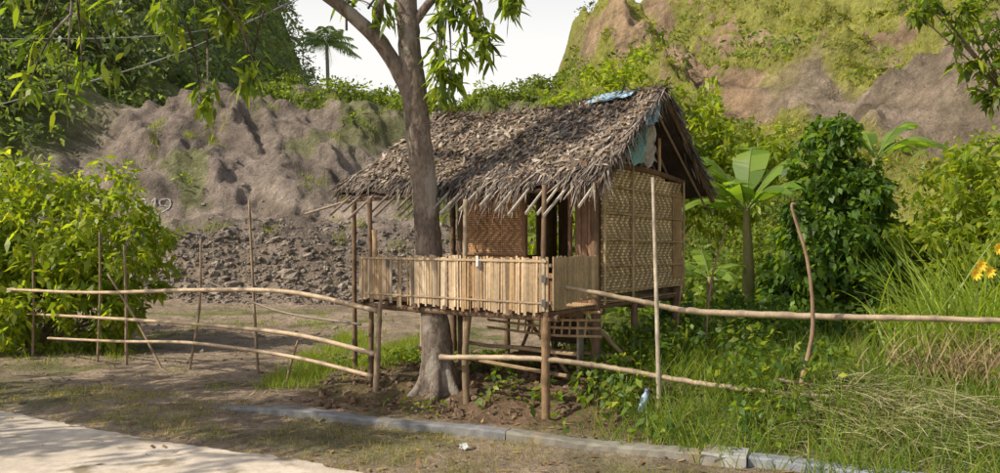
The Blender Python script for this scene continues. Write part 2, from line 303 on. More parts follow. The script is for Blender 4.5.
b=B();l=.10+.11*rng.random(n*q);strips(b,C,d,s,l,l*.3,cmix(n*q,[(.10,.16,.022),(.15,.21,.027),(.21,.25,.03),(.07,.12,.02)],.35),k=3,prof=(.15,1,.85,.05),droop=.3);b.obj('foliage',M_leaf,e)
# ---------------------------------------------------------------- hut
O=np.array([.45,7.0]);f_=np.array([-.809,.588]);s_=np.array([.588,.809])
def hw(u,v,z): p=O+f_*u+s_*v;return np.array([p[0],p[1],z])
U3=np.array([*f_,0]);V3=np.array([*s_,0]);Z3=np.array([0,0,1.])
hut=empty('bamboo_hut',(*(O+f_*1.2+s_*1.4),0))
FZ=1.03;EZ=2.26;RZ=3.27;EV=.34;RV=1.75;TN=(RZ-EZ)/(RV-EV)
BM=(.48,.34,.2);BMg=(.33,.26,.18);WD=(.17,.11,.07)
def hb(b,u,v,z,du,dv,dz,col): box(b,hw(u,v,z),U3*du,V3*dv,Z3*dz,col)
b=B()
def gz(u,v): p=hw(u,v,0);return float(H(p[0],p[1]))
for u,v,zt,r,c in [(.06,.04,2.2,.022,WD),(1.05,.12,2.1,.024,BMg),(2.33,.04,2.15,.025,WD),(2.9,.35,2.15,.025,WD),(0,.87,2.5,.045,WD),(0,2.85,2.5,.045,WD),(1.72,.87,2.5,.035,WD),
  (1.72,2.85,2.5,.04,WD),(0,1.75,3.15,.035,WD),(2.6,1.8,3.1,.035,WD),(2.5,2.85,2.4,.035,WD),(2.35,.9,2.35,.025,BMg)]:
    z0=gz(u,v)-.1;a=hw(u,v,z0);c2=hw(u+.02,v,zt);mid=(a+c2)/2+rng.normal(size=3)*.012;tube(b,[a,mid,c2],[r*1.15,r],c,n=9,m=14,node=.33)
tube(b,[hw(.05,.02,gz(.05,.02)-.1),hw(.06,.03,.6),hw(.05,.03,1.1)],.04,(.23,.15,.085),n=9,m=14,node=.4)
tube(b,[hw(1.02,.08,gz(1,.1)-.1),hw(1.06,.1,.5),hw(1.0,.1,1.1)],.034,(.22,.16,.1),n=9,m=12,rough=.1)
tube(b,[hw(2.2,-.02,1.3),hw(2.21,-.02,1.8)],.028,BM,n=9,m=10,node=.25)
b.obj('posts',M_wood,hut,True)
b=B()
for v in(.03,.45,.88,1.8,2.85): tube(b,[hw(-.08,v,FZ-.05),hw(1.2,v,FZ-.06),hw(2.5,v,FZ-.05)],.03,WD,n=8,m=10,node=.4)
for u in np.arange(0,2.45,.4): tube(b,[hw(u,-.06,FZ-.01),hw(u,1.5,FZ-.015),hw(u,2.9,FZ-.01)],.022,WD,n=7,m=8,node=.4)
for v in np.arange(.05,2.9,.045): hb(b,1.2,v,FZ+.022,1.22,.018,.006,np.array(BM)*rng.uniform(.6,1))
b.obj('floor',M_wood,hut)
b=B()
for z in(.98,.9,.82,.74): tube(b,[hw(-.1,.8,z),hw(.5,.75,z-.02),hw(1.3,.8,z)],.014,BM,n=6,m=6,node=.3)
for u in np.arange(.05,.9,.09): tube(b,[hw(u,.78,1.0),hw(u+.03,.78,.72)],.011,np.array(BM)*.9,n=6,m=2)
for (a,c) in[((-.1,.3,.62),(1.4,.5,.6)),((-.15,.9,.55),(1.3,1.1,.5)),((.2,.9,.95),(-.1,1.0,.35)),((.1,.86,.9),(-.35,.95,.5)),((.9,.9,.9),(.3,1.0,.2)),((-.12,.1,.45),(1.9,.3,.52)),((1.5,1.5,.1),(1.0,1.4,1.0)),((.3,1.9,.1),(.9,2.0,1.0))]:
    tube(b,[hw(*a),hw(*c)],.02,(.28,.2,.12),n=7,m=4,wob=.015)
hb(b,.2,.9,.62,.012,.05,.3,(.4,.36,.3));hb(b,.75,1.2,.45,.35,.3,.012,(.2,.14,.09));hb(b,.72,1.5,.7,.25,.01,.16,(.1,.07,.05))
b.obj('bracing',M_wood,hut)
b=B()
u=.0
while u<2.42:
    w=rng.uniform(.024,.036)
    gap=(1.72<u<1.95)and rng.random()<.45
    if not gap:
        zt=1.535+rng.uniform(-.018,.012)-(0.0 if u<1.4 else .01);zb=1.02+rng.uniform(-.035,.03) + (.03 if u>1.9 else 0)
        c=np.array([(.54,.39,.24),(.47,.35,.22),(.38,.27,.16),(.56,.45,.31),(.27,.19,.12),(.44,.29,.15)][rng.integers(0,6)])*rng.uniform(.75,1.1)
        if 1.6<u<2.0:c=c*.7
        ti=rng.normal()*.012
        box(b,hw(u,-.045+rng.uniform(-.006,.006),(zt+zb)/2),(U3+V3*rng.normal()*.3)*w*.46,V3*.004,(Z3+U3*ti)*(zt-zb)/2,c)
    u+=w+rng.uniform(.001,.007)
v=0.0
while v<.82:
    w=.03;zt=1.53+.02*rng.random();zb=1.05+.12*v+.03*rng.random();c=np.array([(.46,.34,.21),(.36,.27,.17)][rng.integers(0,2)])*rng.uniform(.8,1.1)
    box(b,hw(-.045,v,(zt+zb)/2),V3*w*.45,U3*.004,Z3*(zt-zb)/2,c);v+=w+.004
for z in(1.12,1.46): tube(b,[hw(-.03,-.02,z),hw(1.2,-.02,z+.01),hw(2.42,-.02,z)],.016,BM,n=7,m=8,node=.35);tube(b,[hw(-.02,-.02,z),hw(-.02,.85,z)],.016,BM,n=7,m=6,node=.35)
hb(b,1.2,-.058,1.50,1.2,.004,.010,(.38,.28,.17));hb(b,1.15,-.058,1.12,1.15,.004,.008,(.34,.25,.16))
for uu,zz in((.02,1.34),(.02,1.12),(.75,1.45),(1.98,1.45)): hb(b,uu,-.066,zz,.02,.003,.035,(.08,.08,.08))
hb(b,.78,-.066,1.49,.012,.003,.05,(.75,.73,.7))
b.obj('railing',M_bam,hut)
def mat_panel(name,o,du,n,wid,hf,ch,cv,cell=.03,topf=None):
    b=B();W=int(wid/cell);Hh=int(hf/cell);vs=[];cs=[]
    hr=rng.uniform(.75,1.15,Hh+1);vr=rng.uniform(.75,1.15,W+1)
    for i in range(W):
        for j in range(Hh):
            if topf and j*cell>topf(i*cell): continue
            zz=abs((j%12)-6)
            hor=((i+zz)%4)<2
            c=np.array(ch)*hr[j] if hor else np.array(cv)*vr[i]
            c=c*rng.uniform(.88,1.1)*(.82+.36*float(vn(np.float64(i*.13),np.float64(j*.13),77)))
            g=.0015
            o0,o1=(g,g*1.5)
            ed=((i+zz)%4)
            if hor: dl,drr=(0 if ed==0 else .006),(0 if ed==1 else .006);off=[dl,drr,drr,dl]
            else: off=[.002,.002,.002,.002]
            P=[(i*cell+o0,j*cell+o1),((i+1)*cell-o0,j*cell+o1),((i+1)*cell-o0,(j+1)*cell-o1),(i*cell+o0,(j+1)*cell-o1)]
            for (a,z),k in zip(P,off): vs.append(o+du*a+Z3*z+n*k)
            cs+= [c]*4
    V=np.array(vs);b.add(V,np.arange(len(V)).reshape(-1,4),np.array(cs));ob=b.obj(name,M_bam,hut);return ob
n_=-U3
mat_panel('gable_wall',hw(-.06,.86,1.14),V3,n_,2.02,1.55,(.64,.49,.30),(.47,.34,.20),.03,topf=lambda a:1.46-.14*a+.02*math.sin(a*7))
b=B();hb(b,-.035,1.85,1.75,.008,1.0,.62,(.1,.07,.04))
for z in(1.17,1.42,1.68,1.95,2.22):
    tube(b,[hw(-.09,.84,z+.02),hw(-.085,1.8,z),hw(-.09,2.9,z-.02)],.009,(.45,.33,.19),n=6,m=8,node=.3)
for v in(.87,1.5,2.86): tube(b,[hw(-.1,v,1.05),hw(-.1,v,2.5)],.013,(.4,.3,.18),n=6,m=8,node=.3)
hb(b,-.075,2.72,1.75,.006,.13,.5,(.36,.24,.13))
tube(b,[hw(-.08,.5,2.42),hw(-.08,1.75,2.46),hw(-.08,3.05,2.38)],.03,WD,n=7,m=8)
tube(b,[hw(-.06,1.75,2.4),hw(-.06,1.75,3.2)],.025,WD,n=7,m=4)
tube(b,[hw(-.06,1.3,2.4),hw(-.06,1.3,2.85)],.018,BM,n=7,m=4);tube(b,[hw(-.06,2.25,2.4),hw(-.06,2.25,2.85)],.018,BM,n=7,m=4)
b.obj('gable_frame',M_wood,hut)
mat_panel('front_panel',hw(1.70,.86,1.06),-U3,-V3,.86,1.24,(.76,.45,.23),(.55,.31,.155),.024)
b=B();hb(b,1.27,.885,1.67,.43,.008,.62,(.12,.06,.03))
for uu in np.arange(.045,.26,.075): hb(b,uu,.86,1.72,.034,.012,.72,np.array((.25,.15,.095))*rng.uniform(.7,1.2))
hb(b,.55,.86,2.28,.32,.02,.03,(.2,.12,.07));hb(b,.55,.86,1.32,.32,.025,.025,(.3,.2,.12));hb(b,.28,.84,1.75,.016,.02,.46,(.22,.13,.08));hb(b,.845,.84,1.7,.02,.02,.55,(.28,.16,.1))
hb(b,.55,.88,1.17,.27,.012,.13,(.2,.12,.07));hb(b,1.28,.84,1.54,.42,.012,.012,(.3,.18,.1));hb(b,1.28,.845,2.24,.42,.012,.02,(.3,.18,.1))
for z in(1.5,1.68,1.9): hb(b,.56,2.84,z,.3,.012,.014,(.2,.13,.08))
b.obj('front_wall_boards',M_wood,hut)
b=B()
for uu in np.arange(.06,1.7,.075):
    zt=1.38 if .1<uu<1.5 else 2.35
    hb(b,uu,2.87,(1.05+zt)/2,.034,.01,(zt-1.05)/2,np.array((.25,.17,.1))*rng.uniform(.7,1.2))
for vv in np.arange(.95,2.85,.075):
    zt=1.5 if 1.3<vv<2.4 else 2.3
    hb(b,1.73,vv,(1.05+zt)/2,.01,.034,(zt-1.05)/2,np.array((.25,.17,.1))*rng.uniform(.7,1.2))
b.obj('back_wall',M_wood,hut)
def rz(u,v):
    u=np.asarray(u,float);v=np.asarray(v,float)
    return RZ-np.abs(v-RV)*TN+.08*(fbm(u*2,v*2,3,71)-.5)*2-.06*np.sin(np.clip((u+.3)/3.1,0,1)*np.pi)
def umax(v): return 2.82+.42*np.clip((RV-v)/(RV-EV),0,1)
b=B()
for sg,v0,v1 in((1,EV,RV),(1,RV,3.12)):
    us=np.linspace(0,1,40);vs=np.linspace(v0,v1,18);UU,VV=np.meshgrid(us,vs);uu=-.3+UU*(umax(VV)-.05+.3)
    Zt=rz(uu,VV)-.02
    for off in(0,-.05):
        P=np.concatenate([O+f_*uu.reshape(-1,1)+s_*VV.reshape(-1,1),(Zt+off).reshape(-1,1)],1)
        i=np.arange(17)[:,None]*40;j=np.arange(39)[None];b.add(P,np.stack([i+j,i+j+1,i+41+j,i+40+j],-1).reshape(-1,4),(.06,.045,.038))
b.obj('roof_base',M_thatch,hut)
TC=[(.205,.17,.145),(.13,.105,.09),(.33,.285,.24),(.075,.06,.05),(.21,.165,.13)]
b=B()
def W2(u,v,z): return np.concatenate([O+f_*np.asarray(u)[:,None]+s_*np.asarray(v)[:,None],np.asarray(z)[:,None]],1)
sl=nz(np.array([-s_[0],-s_[1],-TN]));slb=nz(np.array([s_[0],s_[1],-TN]))
for side,dn,v0,v1 in((0,sl,EV+.14,RV+.06),(1,slb,RV-.06,2.95)):
    nr=34
    for r,v in enumerate(np.linspace(v0,v1,nr)):
        n=280;u=rng.uniform(-.36,float(umax(v))+.06,n);vv=v+rng.normal(size=n)*.03
        z=rz(u,vv)+.01+rng.random(n)*.035
        d=nz(dn+U3*rng.normal(size=(n,1))*.24+Z3*rng.normal(size=(n,1))*.055)
        s=nz(U3+rdir(n)*.3);L=rng.uniform(.10,.26,n)
        strips(b,W2(u,vv,z),d,s,L,rng.uniform(.006,.024,n),cmix(n,TC,.4),k=2,prof=(.8,1,.25),droop=rng.uniform(-.06,.15,n))
# uneven hanging fringe
n=1000;u=rng.uniform(-.36,3.25,n);v=np.full(n,EV+.1)+rng.normal(size=n)*.06;d=nz(sl*1+Z3*-rng.random((n,1))*.9+U3*rng.normal(size=(n,1))*.6)
clump=np.clip(fbm(u*3.2,u*0,3,9)*2.6-.7,.12,1.5)
strips(b,W2(u,v,rz(u,v)-.01+.04*rng.random(n)),d,nz(U3+rdir(n)*.4),rng.uniform(.05,.27,n)*clump,rng.uniform(.005,.022,n),cmix(n,TC,.35),prof=(.8,1,.2),droop=rng.uniform(0,.6,n))
for sgn in(-1,1):
    n=900;v=rng.uniform(EV,3.1,n);u=np.where(sgn<0,-.32,umax(v))+rng.normal(size=n)*.03
    d=nz(U3*sgn*.5+Z3*-.5+np.where((v<RV)[:,None],sl,slb)*.8+rdir(n)*.5)
    strips(b,W2(u,v,rz(u,v)-.03+.08*rng.random(n)),d,nz(V3+rdir(n)*.4),rng.uniform(.06,.24,n),rng.uniform(.006,.024,n),cmix(n,TC,.35),prof=(.8,1,.2),droop=rng.uniform(0,.5,n))
n=1100;u=rng.uniform(-.36,2.86,n);v=RV+rng.normal(size=n)*.07
strips(b,W2(u,v,rz(u,v)+.02+.06*rng.random(n)),nz(U3*rng.choice([-1,1],(n,1))*.6+rdir(n)*.6),nz(V3+rdir(n)*.5),rng.uniform(.06,.22,n),.018,cmix(n,TC,.35),prof=(.8,1,.2),droop=.15)
b.obj('roof_thatch',M_thatch,hut)
b=B();n=5200;v=EV+.05+(RV-EV)*rng.random(n)**.8;u=rng.uniform(-.3,3.0,n);kk=fbm(u*1.5,v*2,3,78)>rng.uniform(.3,.6,n);u=u[kk];v=v[kk];n=len(u)
d=rdir(n);nrm=nz(np.array([-s_[0]*TN,-s_[1]*TN,1.]));d=nz(d-nrm*(d@nrm)[:,None]*.8);s=nz(np.cross(d,nrm+rdir(n)*.5))
L=rng.uniform(.04,.12,n);strips(b,W2(u,v,rz(u,v)+.045+.03*rng.random(n)),d,s,L,L*.34,cmix(n,[(.26,.21,.17),(.14,.105,.08),(.40,.34,.285),(.22,.15,.105)],.4),prof=(.2,1,.1),droop=rng.uniform(-.2,.3,n))
b.obj('roof_leaf_litter',M_dry,hut)
b=B()
for u in list(np.arange(-.2,3.1,.19)):
    j=rng.normal()*.06;v0=.02+rng.uniform(-.08,.12);tube(b,[hw(u+j-.06,v0,RZ-(RV-v0)*TN-.07),hw(u,RV,RZ-.1)],.013,(.50,.44,.36) if u<1.8 else (.33,.26,.2),n=6,m=5,node=.3)
    tube(b,[hw(u,RV,RZ-.1),hw(u+j,3.25,RZ-(3.25-RV)*TN-.09)],.014,(.3,.22,.15),n=6,m=5)
for v in(EV+.05,.85,1.3): tube(b,[hw(-.34,v,RZ-(RV-v)*TN-.12),hw(3.2,v,RZ-(RV-v)*TN-.14)],.02,WD,n=7,m=8,wob=.01)
tube(b,[hw(-.33,EV-.05,EZ-.06),hw(-.33,RV,RZ+.0)],.028,WD,n=7,m=6,wob=.01);tube(b,[hw(-.33,RV,RZ),hw(-.33,3.2,EZ-.1)],.028,WD,n=7,m=6,wob=.01)
tube(b,[hw(-.34,RV,RZ-.06),hw(3.0,RV,RZ-.1)],.03,WD,n=7,m=6)
tube(b,[hw(3.55,.15,2.0),hw(2.7,.5,2.25)],.016,(.3,.24,.18),n=6,m=4)
b.obj('roof_frame',M_wood,hut)
def sheet(b,p0,p1,p2,p3,col,amp=.03,k=10):
    g=np.linspace(0,1,k);A,Bq=np.meshgrid(g,g);p=[np.array(q,float) for q in(p0,p1,p2,p3)]
    P=(p[0]*((1-A)*(1-Bq))[...,None]+p[1]*(A*(1-Bq))[...,None]+p[2]*(A*Bq)[...,None]+p[3]*((1-A)*Bq)[...,None])
    P=P+amp*(rng.random(P.shape)-.5)+amp*np.sin(A*9+Bq*3)[...,None]*np.array([.5,.5,.6])
    i=np.arange(k-1)[:,None]*k;j=np.arange(k-1)[None];b.add(P.reshape(-1,3),np.stack([i+j,i+j+1,i+k+j+1,i+k+j],-1).reshape(-1,4),col)
b=B()
sheet(b,hw(.0,RV-.2,RZ-.05),hw(.55,RV-.18,RZ-.06),hw(.5,RV+.05,RZ+.07),hw(-.05,RV+.05,RZ+.08),(.28,.42,.52),.025)
sheet(b,hw(-.36,.75,2.5),hw(-.36,1.2,2.42),hw(-.35,1.35,2.95),hw(-.35,1.05,2.76),(.16,.30,.28),.05)
sheet(b,hw(-.30,1.3,2.45),hw(-.30,1.6,2.5),hw(-.30,1.65,2.95),hw(-.30,1.3,2.85),(.35,.32,.27),.05)
sheet(b,hw(-.37,1.2,2.85),hw(-.37,1.5,2.9),hw(-.36,1.7,3.2),hw(-.36,1.4,3.05),(.25,.42,.55),.03)
b.obj('tarp_scraps',M_cloth,hut)
# ---------------------------------------------------------------- fences
def G(x,y,dz=0): return (x,y,float(H(x,y))+dz)
fe=empty('bamboo_fence',(-4,9.8,0));b=B();c=(.47,.35,.23)
tube(b,[(-1.3,8.25,.93),(-2.4,8.75,1.1),(-3.7,9.4,1.08),(-5.5,10.4,.98),(-7.4,11.3,.97)],[.028,.02],c,n=8,m=18,node=.35)
tube(b,[(-1.3,8.2,.47),(-2.3,8.7,.62),(-3.6,9.35,.66),(-5.2,10.3,.64),(-7.1,11.4,.6)],[.028,.018],c,n=8,m=18,node=.35)
tube(b,[(-1.35,8.2,.24),(-2.4,8.75,.37),(-3.8,9.5,.42),(-5.0,10.1,.36),(-6.4,10.9,.3)],[.024,.016],c,n=8,m=18,node=.35)
tube(b,[(-1.5,8.3,.78),(-2.6,8.9,.88),(-3.6,9.4,1.2)],.014,(.25,.2,.15),n=6,m=8)
b.obj('rails',M_bam,fe,True);b=B()
for x,y,h,lean,r in[(-1.32,8.15,1.05,(.05,0),.035),(-2.98,9.5,2.25,(-.12,0),.02),(-3.95,9.75,1.75,(.12,.1),.018),(-5.0,10.3,1.7,(-.03,0),.022),(-5.6,10.7,1.9,(.03,0),.018),(-6.8,11.2,1.6,(0,0),.02),(-2.5,8.95,.6,(.15,0),.018),(-4.3,9.9,1.3,(-.9,.3),.018)]:
    p=np.array(G(x,y,-.1));q=p+np.array([lean[0],lean[1],h]);tube(b,[p,(p+q)/2+rng.normal(size=3)*.02,q],[r,r*.7],(.3,.22,.15),n=7,m=10,rough=.15,node=.4)
b.obj('posts',M_wood,fe,True)
fe=empty('bamboo_fence',(3,6.7,0));b=B();c=(.40,.31,.21)
tube(b,[(.55,7.15,1.27),(1.3,7.0,1.13),(1.75,6.95,1.05),(2.7,6.7,1.03),(3.6,6.5,1.03),(4.8,6.2,1.02)],[.018,.03,.022],c,n=8,m=18,node=.4,wob=.006)
tube(b,[(-.6,7.7,.52),(.3,7.1,.6),(.95,7.0,.54),(1.8,6.75,.43),(2.6,6.5,.38),(4.4,6.2,.27)],[.026,.022],c,n=8,m=18,node=.4,wob=.006)
tube(b,[(2.35,6.6,.5),(2.8,6.6,.44),(3.35,6.6,.46)],[.018,.008],(.36,.28,.19),n=6,m=6)
tube(b,[(2.9,6.45,.38),(3.3,6.4,.4),(4.3,6.35,.26)],[.014,.01],(.36,.28,.19),n=6,m=6)
b.obj('rails',M_bam,fe,True);b=B()
tube(b,[G(1.42,6.85,-.1),(1.40,6.85,.9),(1.36,6.85,2.25)],[.024,.014],(.42,.36,.28),n=7,m=14,node=.35,rough=.1)
tube(b,[G(2.58,6.55,-.1),(2.56,6.55,.45),(2.66,6.55,.95),(2.60,6.5,1.5),(2.47,6.5,1.95),(2.5,6.5,2.0)],[.024,.016,.01],(.25,.17,.11),n=7,m=10,rough=.2)
tube(b,[(2.25,8.5,.2),(2.3,8.4,1.2),(2.45,8.3,1.85)],[.016,.008],(.3,.2,.13),n=6,m=6);tube(b,[(1.9,8.5,.2),(1.95,8.4,.9),(1.98,8.3,1.5)],[.014,.008],(.3,.2,.13),n=6,m=6)
b.obj('posts',M_wood,fe,True)
# ---------------------------------------------------------------- banana plants
def banana(x,y,h,leaves,sc=1.0,cols=((.13,.22,.035),(.21,.30,.05))):
    e=empty('banana_plant',(x,y,0));b=B();g=float(H(x,y))
    tube(b,[(x,y,g-.1),(x+.03,y,g+h*.5),(x,y,g+h)],[.11,.09,.05],(.18,.16,.06),n=10,m=8);b.obj('stem',M_bam,e,True);b=B()
    for az,el,L,W in leaves:
        L*=sc;W*=sc;a=math.radians(az);ee=math.radians(el);d=np.array([math.cos(a)*math.cos(ee),math.sin(a)*math.cos(ee),math.sin(ee)])
        sd=nz(np.cross(d,Z3));k=26;t=np.linspace(0,1,k);C=np.array([x,y,g+h-.05])+d*(L*t)[:,None];C[:,2]-=.55*L*t**2.2
        tube(b,C[::5],[.016,.004],(.2,.25,.08),n=5,m=5)
        T=nz(np.gradient(C,axis=0));w=W*np.sin(np.pi*np.clip((t-.14)/.86,0,1)**.8)**.6*(t>.15)
        for sg in(-1,1):
            i=0
            while i<k-2:
                m=min(k-1,i+int(rng.integers(2,6)));dr_=rng.uniform(.1,.6)
                inn=C[i:m+1];oo=inn+(sd*sg*(1-.3*dr_)-Z3*dr_)*w[i:m+1,None]*.5+T[i:m+1]*w[i:m+1,None]*.25
                V=np.concatenate([inn,oo]);q=m-i+1;j=np.arange(q-1);F=np.stack([j,j+1,j+1+q,j+q],1)
                b.add(V,F,cmix(1,cols,.2)[0]);i=m
    b.obj('leaves',M_leaf,e)
banana(3.65,11.4,1.95,[(60,76,2.3,.6),(5,62,2.2,.62),(170,66,2.1,.58),(200,30,1.5,.5),(-70,45,1.4,.46),(120,62,1.9,.52),(-20,45,1.9,.58),(240,55,1.4,.46),(190,50,1.7,.52)],1)
banana(5.9,12.1,2.85,[(30,45,1.4,.44),(-10,40,1.5,.46),(150,65,1.7,.46),(-50,45,1.3,.42),(90,65,1.4,.4),(185,60,1.8,.46),(10,62,1.7,.46)],1)
banana(3.0,11.0,1.0,[(150,45,1.1,.34),(200,30,1.1,.34),(30,45,1.0,.32),(-80,35,.9,.32),(100,65,1.1,.34)],1)
# ---------------------------------------------------------------- grasses & undergrowth
def grass(name,x,y,Lr,W,cols,up=1.0,droop=.4,mat=None,k=3,dz=0):
    n=len(x);b=B();d=nz(rdir(n)*np.array([1,1,.3])*.55+np.array([0,0,up]));s=nz(np.cross(d,rdir(n)))
    L=rng.uniform(*Lr,n);base=np.column_stack([x,y,H(x,y)-.01+dz])
    strips(b,base,d,s,L,W,cmix(n,cols,.3),k=k,prof=np.linspace(1,.08,k+1),droop=rng.uniform(.1,1,n)*droop);return b.obj(name,mat or M_leaf)
def tuft(n,m,x0,x1,y0,y1,sig,cond=None):
    cx=rng.uniform(x0,x1,n);cy=rng.uniform(y0,y1,n)
    if cond is not None:
        k=cond(cx,cy);cx=cx[k];cy=cy[k]
    x=np.repeat(cx,m)+rng.normal(size=len(cx)*m)*sig;y=np.repeat(cy,m)+rng.normal(size=len(cx)*m)*sig;return x,y
DRY=[(.38,.30,.17),(.28,.22,.12)]
x,y=tuft(3400,14,-6,3.8,4.3,9.5,.06,lambda x,y:(dr(x,y)>.02)&(dr(x,y)<1.3)&(fbm(x*1.3,y*1.3,3,81)>.44))
grass('verge_grass',x,y,(.03,.09),.006,[(.15,.19,.035),(.22,.24,.05)]+DRY,k=2)
x,y=tuft(700,16,-2.8,-.9,8.6,13.5,.07,lambda x,y:(fbm(x*1.1,y*1.1,3,82)>.48))
x2,y2=tuft(700,16,-12,-2,8.5,19,.08,lambda x,y:(fbm(x*.9,y*.9,3,83)>.57))
grass('yard_grass',np.r_[x,x2],np.r_[y,y2],(.06,.24),.008,[(.17,.24,.03),(.12,.18,.022),(.25,.28,.04)],k=2)
x,y=tuft(1700,14,.9,7,5.0,11,.08,lambda x,y:(dr(x,y)>1.3))
grass('undergrowth_grass',x,y,(.18,.55),.010,[(.12,.19,.026),(.18,.26,.035),(.08,.14,.022),(.27,.28,.07)],droop=.7)
n=800;cx=rng.uniform(-.2,7.5,n);cy=rng.uniform(5.6,11,n);k=(dr(cx,cy)>1.5)&((cx>.75)|((cy<7.6)&(rng.random(n)<.3)))&(fbm(cx*1.2,cy*1.2,3,85)>.42);cx=cx[k];cy=cy[k]
q=34;rr=rng.uniform(.1,.26,len(cx));hh=rng.uniform(.05,.4,len(cx))*np.clip((dr(cx,cy)-1.2),.2,1.4)
dd=rdir(len(cx)*q);dd[:,2]=np.abs(dd[:,2]);C=np.column_stack([np.repeat(cx,q),np.repeat(cy,q),np.repeat(H(cx,cy)+hh*.6,q)])+dd*np.repeat(rr,q)[:,None]
b=B();leaves_at(b,C,dd,.07,.6,DG+MG+YG,spread=.5);b.obj('undergrowth',M_leaf)
n=260;cx=np.r_[rng.uniform(-2.2,-.8,130),rng.uniform(-1.2,.6,130)];cy=np.r_[rng.uniform(8.8,10.5,130),rng.uniform(7.2,10.5,130)];q=24
k=(fbm(cx*1.5,cy*1.5,2,86)>.42)&((cy>8.7)|(rng.random(n)<.25));cx=cx[k];cy=cy[k];n=len(cx)
dd=rdir(n*q);dd[:,2]=np.abs(dd[:,2]);C=np.column_stack([np.repeat(cx,q),np.repeat(cy,q),np.repeat(H(cx,cy),q)])+dd*.13
b=B();leaves_at(b,C,dd,.05,.6,MG+YG,spread=.5);b.obj('weeds',M_leaf)
x=np.r_[rng.normal(4.75,.4,480),rng.normal(5.3,.4,600)];y=np.r_[rng.normal(7.7,.3,480),rng.normal(8.2,.35,600)]
grass('tall_reed_grass',x,y,(1.0,2.1),.028,[(.23,.30,.045),(.30,.37,.065),(.16,.23,.035)],up=1.0,droop=.9,k=6)
x=rng.normal(3.2,.55,2400);y=rng.normal(6.0,.28,2400)-(x-3.2)*.25
b=B();n=2400;d=nz(rdir(n)*np.array([1,1,.25])+np.array([.3,0,.12]));strips(b,np.column_stack([x,y,H(x,y)+.02+.14*rng.random(n)**2*np.exp(-((x-3.2)/.6)**2)*1.5]),d,nz(np.cross(d,rdir(n))),rng.uniform(.12,.4,n),.005,cmix(n,[(.34,.30,.18),(.24,.22,.12),(.42,.37,.24),(.18,.24,.06)],.25),k=3,prof=(1,1,1,.3),droop=.25);b.obj('straw_pile',M_dry)
x=rng.normal(4.4,.4,900);y=rng.normal(6.9,.3,900);grass('dry_grass',x,y,(.3,.8),.012,[(.36,.28,.16),(.24,.17,.1)],droop=1.4,mat=M_dry,k=4,dz=.15)
n=1500;x=rng.uniform(-6,3,n);y=rng.uniform(5,12,n);d=rdir(n)*np.array([1,1,.15]);b=B();L=rng.uniform(.03,.11,n)
z=np.maximum(H(x,y),np.where(dr(x,y)<0,.012,-1))+.012
k=(dr(x,y)>0)|(rng.random(n)<.25);strips(b,np.column_stack([x,y,z])[k],nz(d)[k],nz(np.cross(d,Z3))[k],L[k],(L*.35)[k],cmix(k.sum(),[(.25,.15,.07),(.16,.09,.05),(.35,.25,.12)],.3),droop=-.05);b.obj('fallen_leaves',M_dry)
# yellow flowers at the edge of the reeds
e=empty('yellow_flowers',(4.6,7.35,0));bs=B();bf=B()
for fx,fy,fz in((4.58,7.35,1.46),(4.66,7.35,1.40),(4.50,7.3,1.38),(4.78,7.4,1.62)):
    tube(bs,[G(fx-.1,fy+.1),(fx-.03,fy+.03,fz*.6),(fx,fy,fz)],[.008,.004],(.1,.15,.04),n=5,m=5)
    q=9;aa=np.linspace(0,6.28,q,endpoint=False)+rng.random();d=nz(np.column_stack([np.cos(aa)*.7,-.5+0*aa,np.sin(aa)*.8]));strips(bf,np.tile([fx,fy,fz],(q,1)),d,nz(np.cross(d,np.array([0,1.,0]))),.07,.035,cmix(q,[(.75,.48,.03),(.8,.6,.06)],.1),prof=(.3,1,.3),droop=.2)
bs.obj('stalks',M_wood,e);bf.obj('petals',M_dry,e)
# ---------------------------------------------------------------- distant vegetation
def mass(name,n,reg,q,rad,L,W,cols,th=.5,bright=None,up=.4):
    x=rng.uniform(reg[0],reg[1],n);y=rng.uniform(reg[2],reg[3],n);k=greenmask(x,y)>rng.uniform(th,1,n);x=x[k];y=y[k];n=len(x)
    r=rng.uniform(*rad,n);sc=.6+.9*fbm(x*.3,y*.3,2,91);r=r*sc;dd=rdir(n*q);dd[:,2]=np.abs(dd[:,2])*1.0-.15
    C=np.column_stack([np.repeat(x,q),np.repeat(y,q),np.repeat(H(x,y)+r*up,q)])+dd*(np.repeat(r,q)*(.7+.4*rng.random(n*q)))[:,None]
    b=B();m=len(C);d=nz(dd*.5+rdir(m)*.7);cc=cmix(m,cols,.3)*np.repeat(.6+.8*rng.random((n,1)),q,0)
    l=L*(.6+.8*rng.random(m));strips(b,C,d,nz(np.cross(d,rdir(m))),l,l*W,cc,droop=.3);return b.obj(name,M_leaf)
FG=[(.12,.155,.085),(.15,.19,.09),(.09,.125,.075)]  # distance haze painted into the forest greens: paler and bluer
mass('forest',3800,(-75,-19,38,100),34,(.7,1.9),.45,.5,FG)
mass('forest',1100,(-34,-14,15,40),36,(.35,.9),.28,.5,FG+[(.15,.21,.045)])
mass('hillside_shrubs',1300,(-14,5,42,58),34,(.3,.8),.28,.4,[(.14,.18,.03),(.10,.14,.025)])
mass('hillside_shrubs',220,(-14,2,25,40),34,(.2,.5),.18,.4,[(.15,.20,.035),(.11,.15,.03)],th=.3)
mass('hillside_shrubs',2300,(3,34,14,60),32,(.10,.42),.2,.35,[(.19,.21,.04),(.26,.27,.06),(.13,.16,.03)],up=.2)
x=rng.uniform(3,34,80000);y=rng.uniform(13,58,80000);k=greenmask(x,y)>rng.uniform(.4,1,80000)
grass('hillside_grass',x[k],y[k],(.15,.5),.035,[(.29,.28,.07),(.37,.34,.11),(.20,.22,.045)],droop=.6,k=2)
